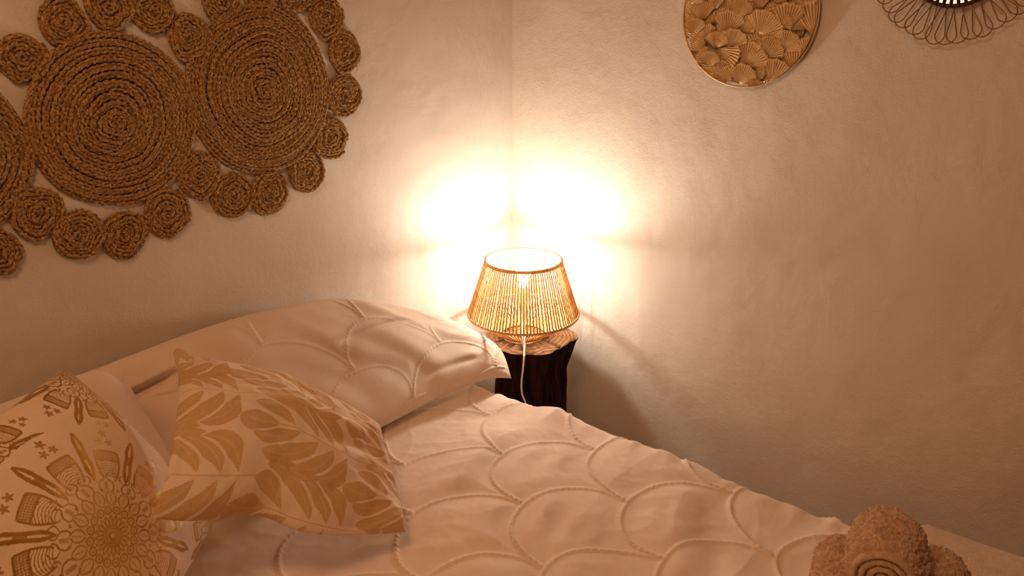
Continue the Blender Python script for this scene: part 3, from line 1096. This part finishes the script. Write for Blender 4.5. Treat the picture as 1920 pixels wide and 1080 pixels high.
tr = [(275, 500, 120, 230, 110), (150, 560, 70, 150, 90), (420, 870, 100, 200, 90), (540, 930, 110, 200, 70), (330, 690, 150, 190, 80), (720, 960, 40, 180, 70),
    # from the crop of the disc, 6x: pivot, direction, radius, spread
    (235, 245, 95, 225, 85), (500, 395, 82, 275, 90), (868, 405, 62, 285, 125), (1170, 365, 88, 310, 70), (1490, 420, 105, 390, 60), (1400, 330, 150, 200, 60),
    (130, 420, 85, 220, 80), (560, 550, 85, 225, 120), (380, 545, 80, 190, 110), (640, 350, 60, 200, 120), (705, 755, 62, 290, 105), (925, 650, 55, 240, 90), (1130, 585, 62, 235, 110),
    (1420, 650, 85, 220, 75), (1250, 850, 82, 290, 65), (1000, 940, 70, 275, 95), (640, 955, 75, 245, 105), (820, 1090, 75, 190, 80), (300, 760, 80, 190, 100), (470, 770, 120, 180, 70),
    (250, 600, 130, 190, 70), (380, 110, 90, 200, 80), (880, 120, 88, 220, 70), (640, 200, 75, 200, 100), (1100, 60, 90, 200, 100), (1420, 60, 80, 170, 110), (100, 60, 60, 190, 90),
    (1560, 540, 100, 180, 70), (400, 545, -20, 300, 42), (725, 480, -10, 190, 45), (780, 800, 0, 170, 50), (1090, 300, 25, 160, 60)]
under = []
for gi in range(9):
    for gj in range(9):
        a_ = (gi-4)*0.038+(gj % 2)*0.019
        z_ = (gj-4.3)*0.038
        if math.hypot(a_, z_) < gr-0.004:
            under.append((a_, z_))
for i, (a_, z_) in enumerate(under):
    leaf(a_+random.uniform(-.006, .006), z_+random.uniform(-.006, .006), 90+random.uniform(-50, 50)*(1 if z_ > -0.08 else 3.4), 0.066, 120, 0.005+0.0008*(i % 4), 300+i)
sc = abs(dl(1418, 0)[1]-dl(1418, 45)[1])/270.0     # crop units -> metres
for i, (x, y, dr, r, sp) in enumerate(tr):
    a_, z_ = dl(1280+x/6.0, y/6.0)
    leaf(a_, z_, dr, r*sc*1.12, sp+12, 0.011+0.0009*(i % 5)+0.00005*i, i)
q = MB()
q.tube([(-0.012, -gr*math.cos(t), gr*math.sin(t)) for t in np.linspace(0, 2*PI, 120, endpoint=False)], 0.0024, 8, closed=True)
q.build('rim', M['brass'], disc)
q = MB()
for sy in (-1, 1):
    q.tube([(-0.009, sy*0.08, -0.02), (0, sy*0.08, -0.02)], 0.004, 8)
q.tube([(-0.003, -0.155*math.cos(t), 0.155*math.sin(t)) for t in np.linspace(0, 2*PI, 80, endpoint=False)], 0.0018, 6, closed=True)
q.build('back_frame', M['brass_dark'], disc)

# ------------------------------------------------------------------ wire loop mirror
my, mz = -1.128, 1.505
mr_, mo = 0.092, 0.162
mir = tag(empty('wire_mirror', (0, my, mz)), 'small round mirror ringed with thin bronze wire petal loops on the right wall', 'mirror')
q = MB()
n = 72
q.add([(-0.016, 0, 0)]+[(-0.016, (mr_-0.004)*math.cos(2*PI*i/n), (mr_-0.004)*math.sin(2*PI*i/n)) for i in range(n)], [(0, 1+(i+1) % n, 1+i) for i in range(n)])
q.build('mirror_glass', M['mirror'], mir)
q = MB()
q.tube([(-0.016, mr_*math.cos(t), mr_*math.sin(t)) for t in np.linspace(0, 2*PI, 100, endpoint=False)], 0.0042, 8, closed=True)
q.build('mirror_ring', M['dark'], mir)
NL = 42
q = MB()
pts, rd = [], []
hw = 0.5*2*PI*mo/NL*1.5
for t in np.linspace(0, 1, 44):
    # a long narrow drop: both ends on the ring, round tip outside
    s_ = abs(2*t-1)
    ang = PI*t
    if s_ > 0.45:
        k = (s_-0.45)/0.55
        rr_ = (mo-hw)-(mo-hw-mr_+0.004)*k
        w = hw*(1-k)**1.0*(1-0.0*k)+0.0035*k
    else:
        b_ = s_/0.45*PI/2
        rr_ = (mo-hw)+hw*math.cos(b_)
        w = hw*math.sin(b_)
    pts.append((-0.017+0.003*s_, (w if t > 0.5 else -w), -rr_))
q.tube(pts, 0.00115, 6)
l0 = q.build('wire_loop', M['wire'], mir)
q = MB()
q.tube([(-0.0215, 0, -(mr_+0.003)), (-0.0215, 0.0006, -(mr_-0.017))], 0.0024, 8)
c0_ = q.build('wire_end', M['dark'], mir)
for i in range(NL):
    a = 2*PI*i/NL
    o = l0 if i == 0 else l0.copy()
    c = c0_ if i == 0 else c0_.copy()
    if i:
        COL.objects.link(o)
        COL.objects.link(c)
        o.parent = c.parent = mir
    o.rotation_euler = (a+random.uniform(-0.02, 0.02), random.uniform(-0.01, 0.01), 0)
    o.scale = (1, random.uniform(0.93, 1.12), random.uniform(0.97, 1.03))
    c.rotation_euler = (a, 0, 0)
q = MB()
q.lathe([(mr_+0.002, -0.0), (mr_+0.002, 0.0155)], 60)
vv = [(-z, x, y) for x, y, z in q.v]
q.v = vv
q.build('back_plate', M['dark'], mir)

# ------------------------------------------------------------------ towels
FT = ZB+0.02
def fold_towel():
    # folded bath towel lying at the foot, under the rolls
    c0 = K(1738, 981, FT+0.03)
    dY = np.array([0.03, -1.0, 0]); dY /= np.linalg.norm(dY)
    dX = np.array([-0.85, 0.57, 0]); dX /= np.linalg.norm(dX)
    n1, n2 = 120, 110
    root = tag(empty('bath_towel', (c0[0], c0[1], FT)), 'folded cream bath towel lying flat under the brown towel rolls', 'towel')
    for layer in range(2):
        P_, Q_ = np.meshgrid(np.linspace(0, 1, n1), np.linspace(0, 1, n2), indexing='ij')
        Wd, Ln = 0.25, 0.50
        x = dX[0]*P_*Wd+dY[0]*Q_*Ln
        y = dX[1]*P_*Wd+dY[1]*Q_*Ln
        ed = np.minimum(np.minimum(P_, 1-P_)*Wd, np.minimum(Q_, 1-Q_)*Ln)
        rnd = np.sqrt(np.clip(1-(1-np.clip(ed/0.009, 0, 1))**2, 0, 1))
        base = 0.0155*layer
        up = base+0.0085+0.0075*rnd+0.002*vnoise(P_*5+layer*7, Q_*5, 33)+0.0008*vnoise(P_*160, Q_*160, 34)
        dn = base+0.0085-0.0075*rnd
        off = np.array([0.0, 0.0])+layer*np.array([0.0, 0.0])
        Vt = np.stack([x+off[0], y+off[1], up], -1).reshape(-1, 3)
        Vd = np.stack([x+off[0], y+off[1], dn], -1).reshape(-1, 3)
        f = np.vstack([grid_faces(n1, n2, flip=True), grid_faces(n1, n2, off=n1*n2)])
        link('towel_fold', np_mesh('towel_fold', np.vstack([Vt, Vd]), f, M['bath_towel']), root)
    return root


fold_towel()


def towel_roll(center, axis, R, Lh, label, seed, group='rolled brown towels'):
    """center = middle of the near end; axis = unit vector pointing away from the camera"""
    root = tag(empty('towel_roll', center), label, 'towel', group)
    ax = np.array(axis)/np.linalg.norm(axis)
    sx = np.cross(ax, [0, 0, 1]); sx /= np.linalg.norm(sx)
    uz = np.cross(sx, ax)
    # outer body, radius with terry lumps, rounded ends
    na, nl = 300, 180
    th = np.linspace(0, 2*PI, na, endpoint=False)
    s = np.linspace(0, 1, nl)
    S, T = np.meshgrid(s, th, indexing='ij')
    endr = 0.018
    d = np.minimum(S*Lh, (1-S)*Lh)
    rd = R-endr+np.sqrt(np.clip(endr**2-(endr-np.clip(d, 0, endr))**2, 0, None))
    lump = 0.0028*vnoise(S*Lh*190, T*R*190/1.0, seed)+0.0016*vnoise(S*Lh*380, T*R*380, seed+1)+0.002*vnoise(S*Lh*60, T*R*60, seed+9)
    lump += 0.004*vnoise(S*3, np.cos(T)*2+5, seed+2)
    step = 0.006*((T/(2*PI)))          # the loose edge of the sheet makes a step
    rr_ = rd+lump+step-0.003
    P = (S*Lh)[..., None]*ax+(rr_*np.cos(T))[..., None]*sx+(rr_*np.sin(T))[..., None]*uz
    f = grid_faces(nl, na, wrap_m=True)
    link('towel_body', np_mesh('towel_body', P.reshape(-1, 3), f, M['towel']), root)
    # spiral layers visible at both ends
    nt, nw = 420, 8
    tt = np.linspace(0.02, 1, nt)
    turns = 3.6
    ang = 2*PI*turns*tt
    rad = (R-0.010)*tt**0.9
    tk = (R-0.010)/turns*0.46
    for e, sg in ((0.0, -1), (Lh, 1)):
        W, Q = np.meshgrid(tt, np.linspace(-1, 1, nw), indexing='ij')
        ra = rad[:, None]+Q*tk
        bul = np.sqrt(np.clip(1-Q*Q, 0, 1))*0.010-0.004
        bul = bul+0.0012*vnoise(ang[:, None]*rad[:, None]*200+Q*0, Q*3, seed+5)
        Pp = (e+sg*bul)[..., None]*ax+(ra*np.cos(ang)[:, None])[..., None]*sx+(ra*np.sin(ang)[:, None])[..., None]*uz
        link('spiral_end', np_mesh('spiral_end', Pp.reshape(-1, 3), grid_faces(nt, nw, flip=(sg < 0)), M['towel']), root)
    return root


RR = 0.050
axv = np.array([0.985, 0.17, 0.0])
zlow = FT+0.033+RR
ctop = K(1658, 1086, zlow+RR*1.72)
side = np.cross(axv, [0, 0, 1.0]); side /= np.linalg.norm(side)   # to the right seen from the camera
print('towel', ctop, side)
towel_roll(ctop, axv+np.array([0, 0.03, 0]), RR*1.04, 0.12, 'brown terry towel roll resting on top of the two others, spiral end in front', 1)
towel_roll(ctop-side*RR*1.14+A(0.02, 0, -RR*1.76), axv+np.array([0, 0.02, 0]), RR, 0.13, 'brown terry towel roll lying at the left under the top roll', 2)
towel_roll(ctop+side*RR*1.18+A(0.055, 0, -RR*1.66), axv+np.array([0, -0.03, 0]), RR, 0.13, 'brown terry towel roll lying at the right, nearer the wall than the other two', 3)

print('tris', sum(len(o.data.polygons) for o in bpy.data.objects if o.type == 'MESH')*2)
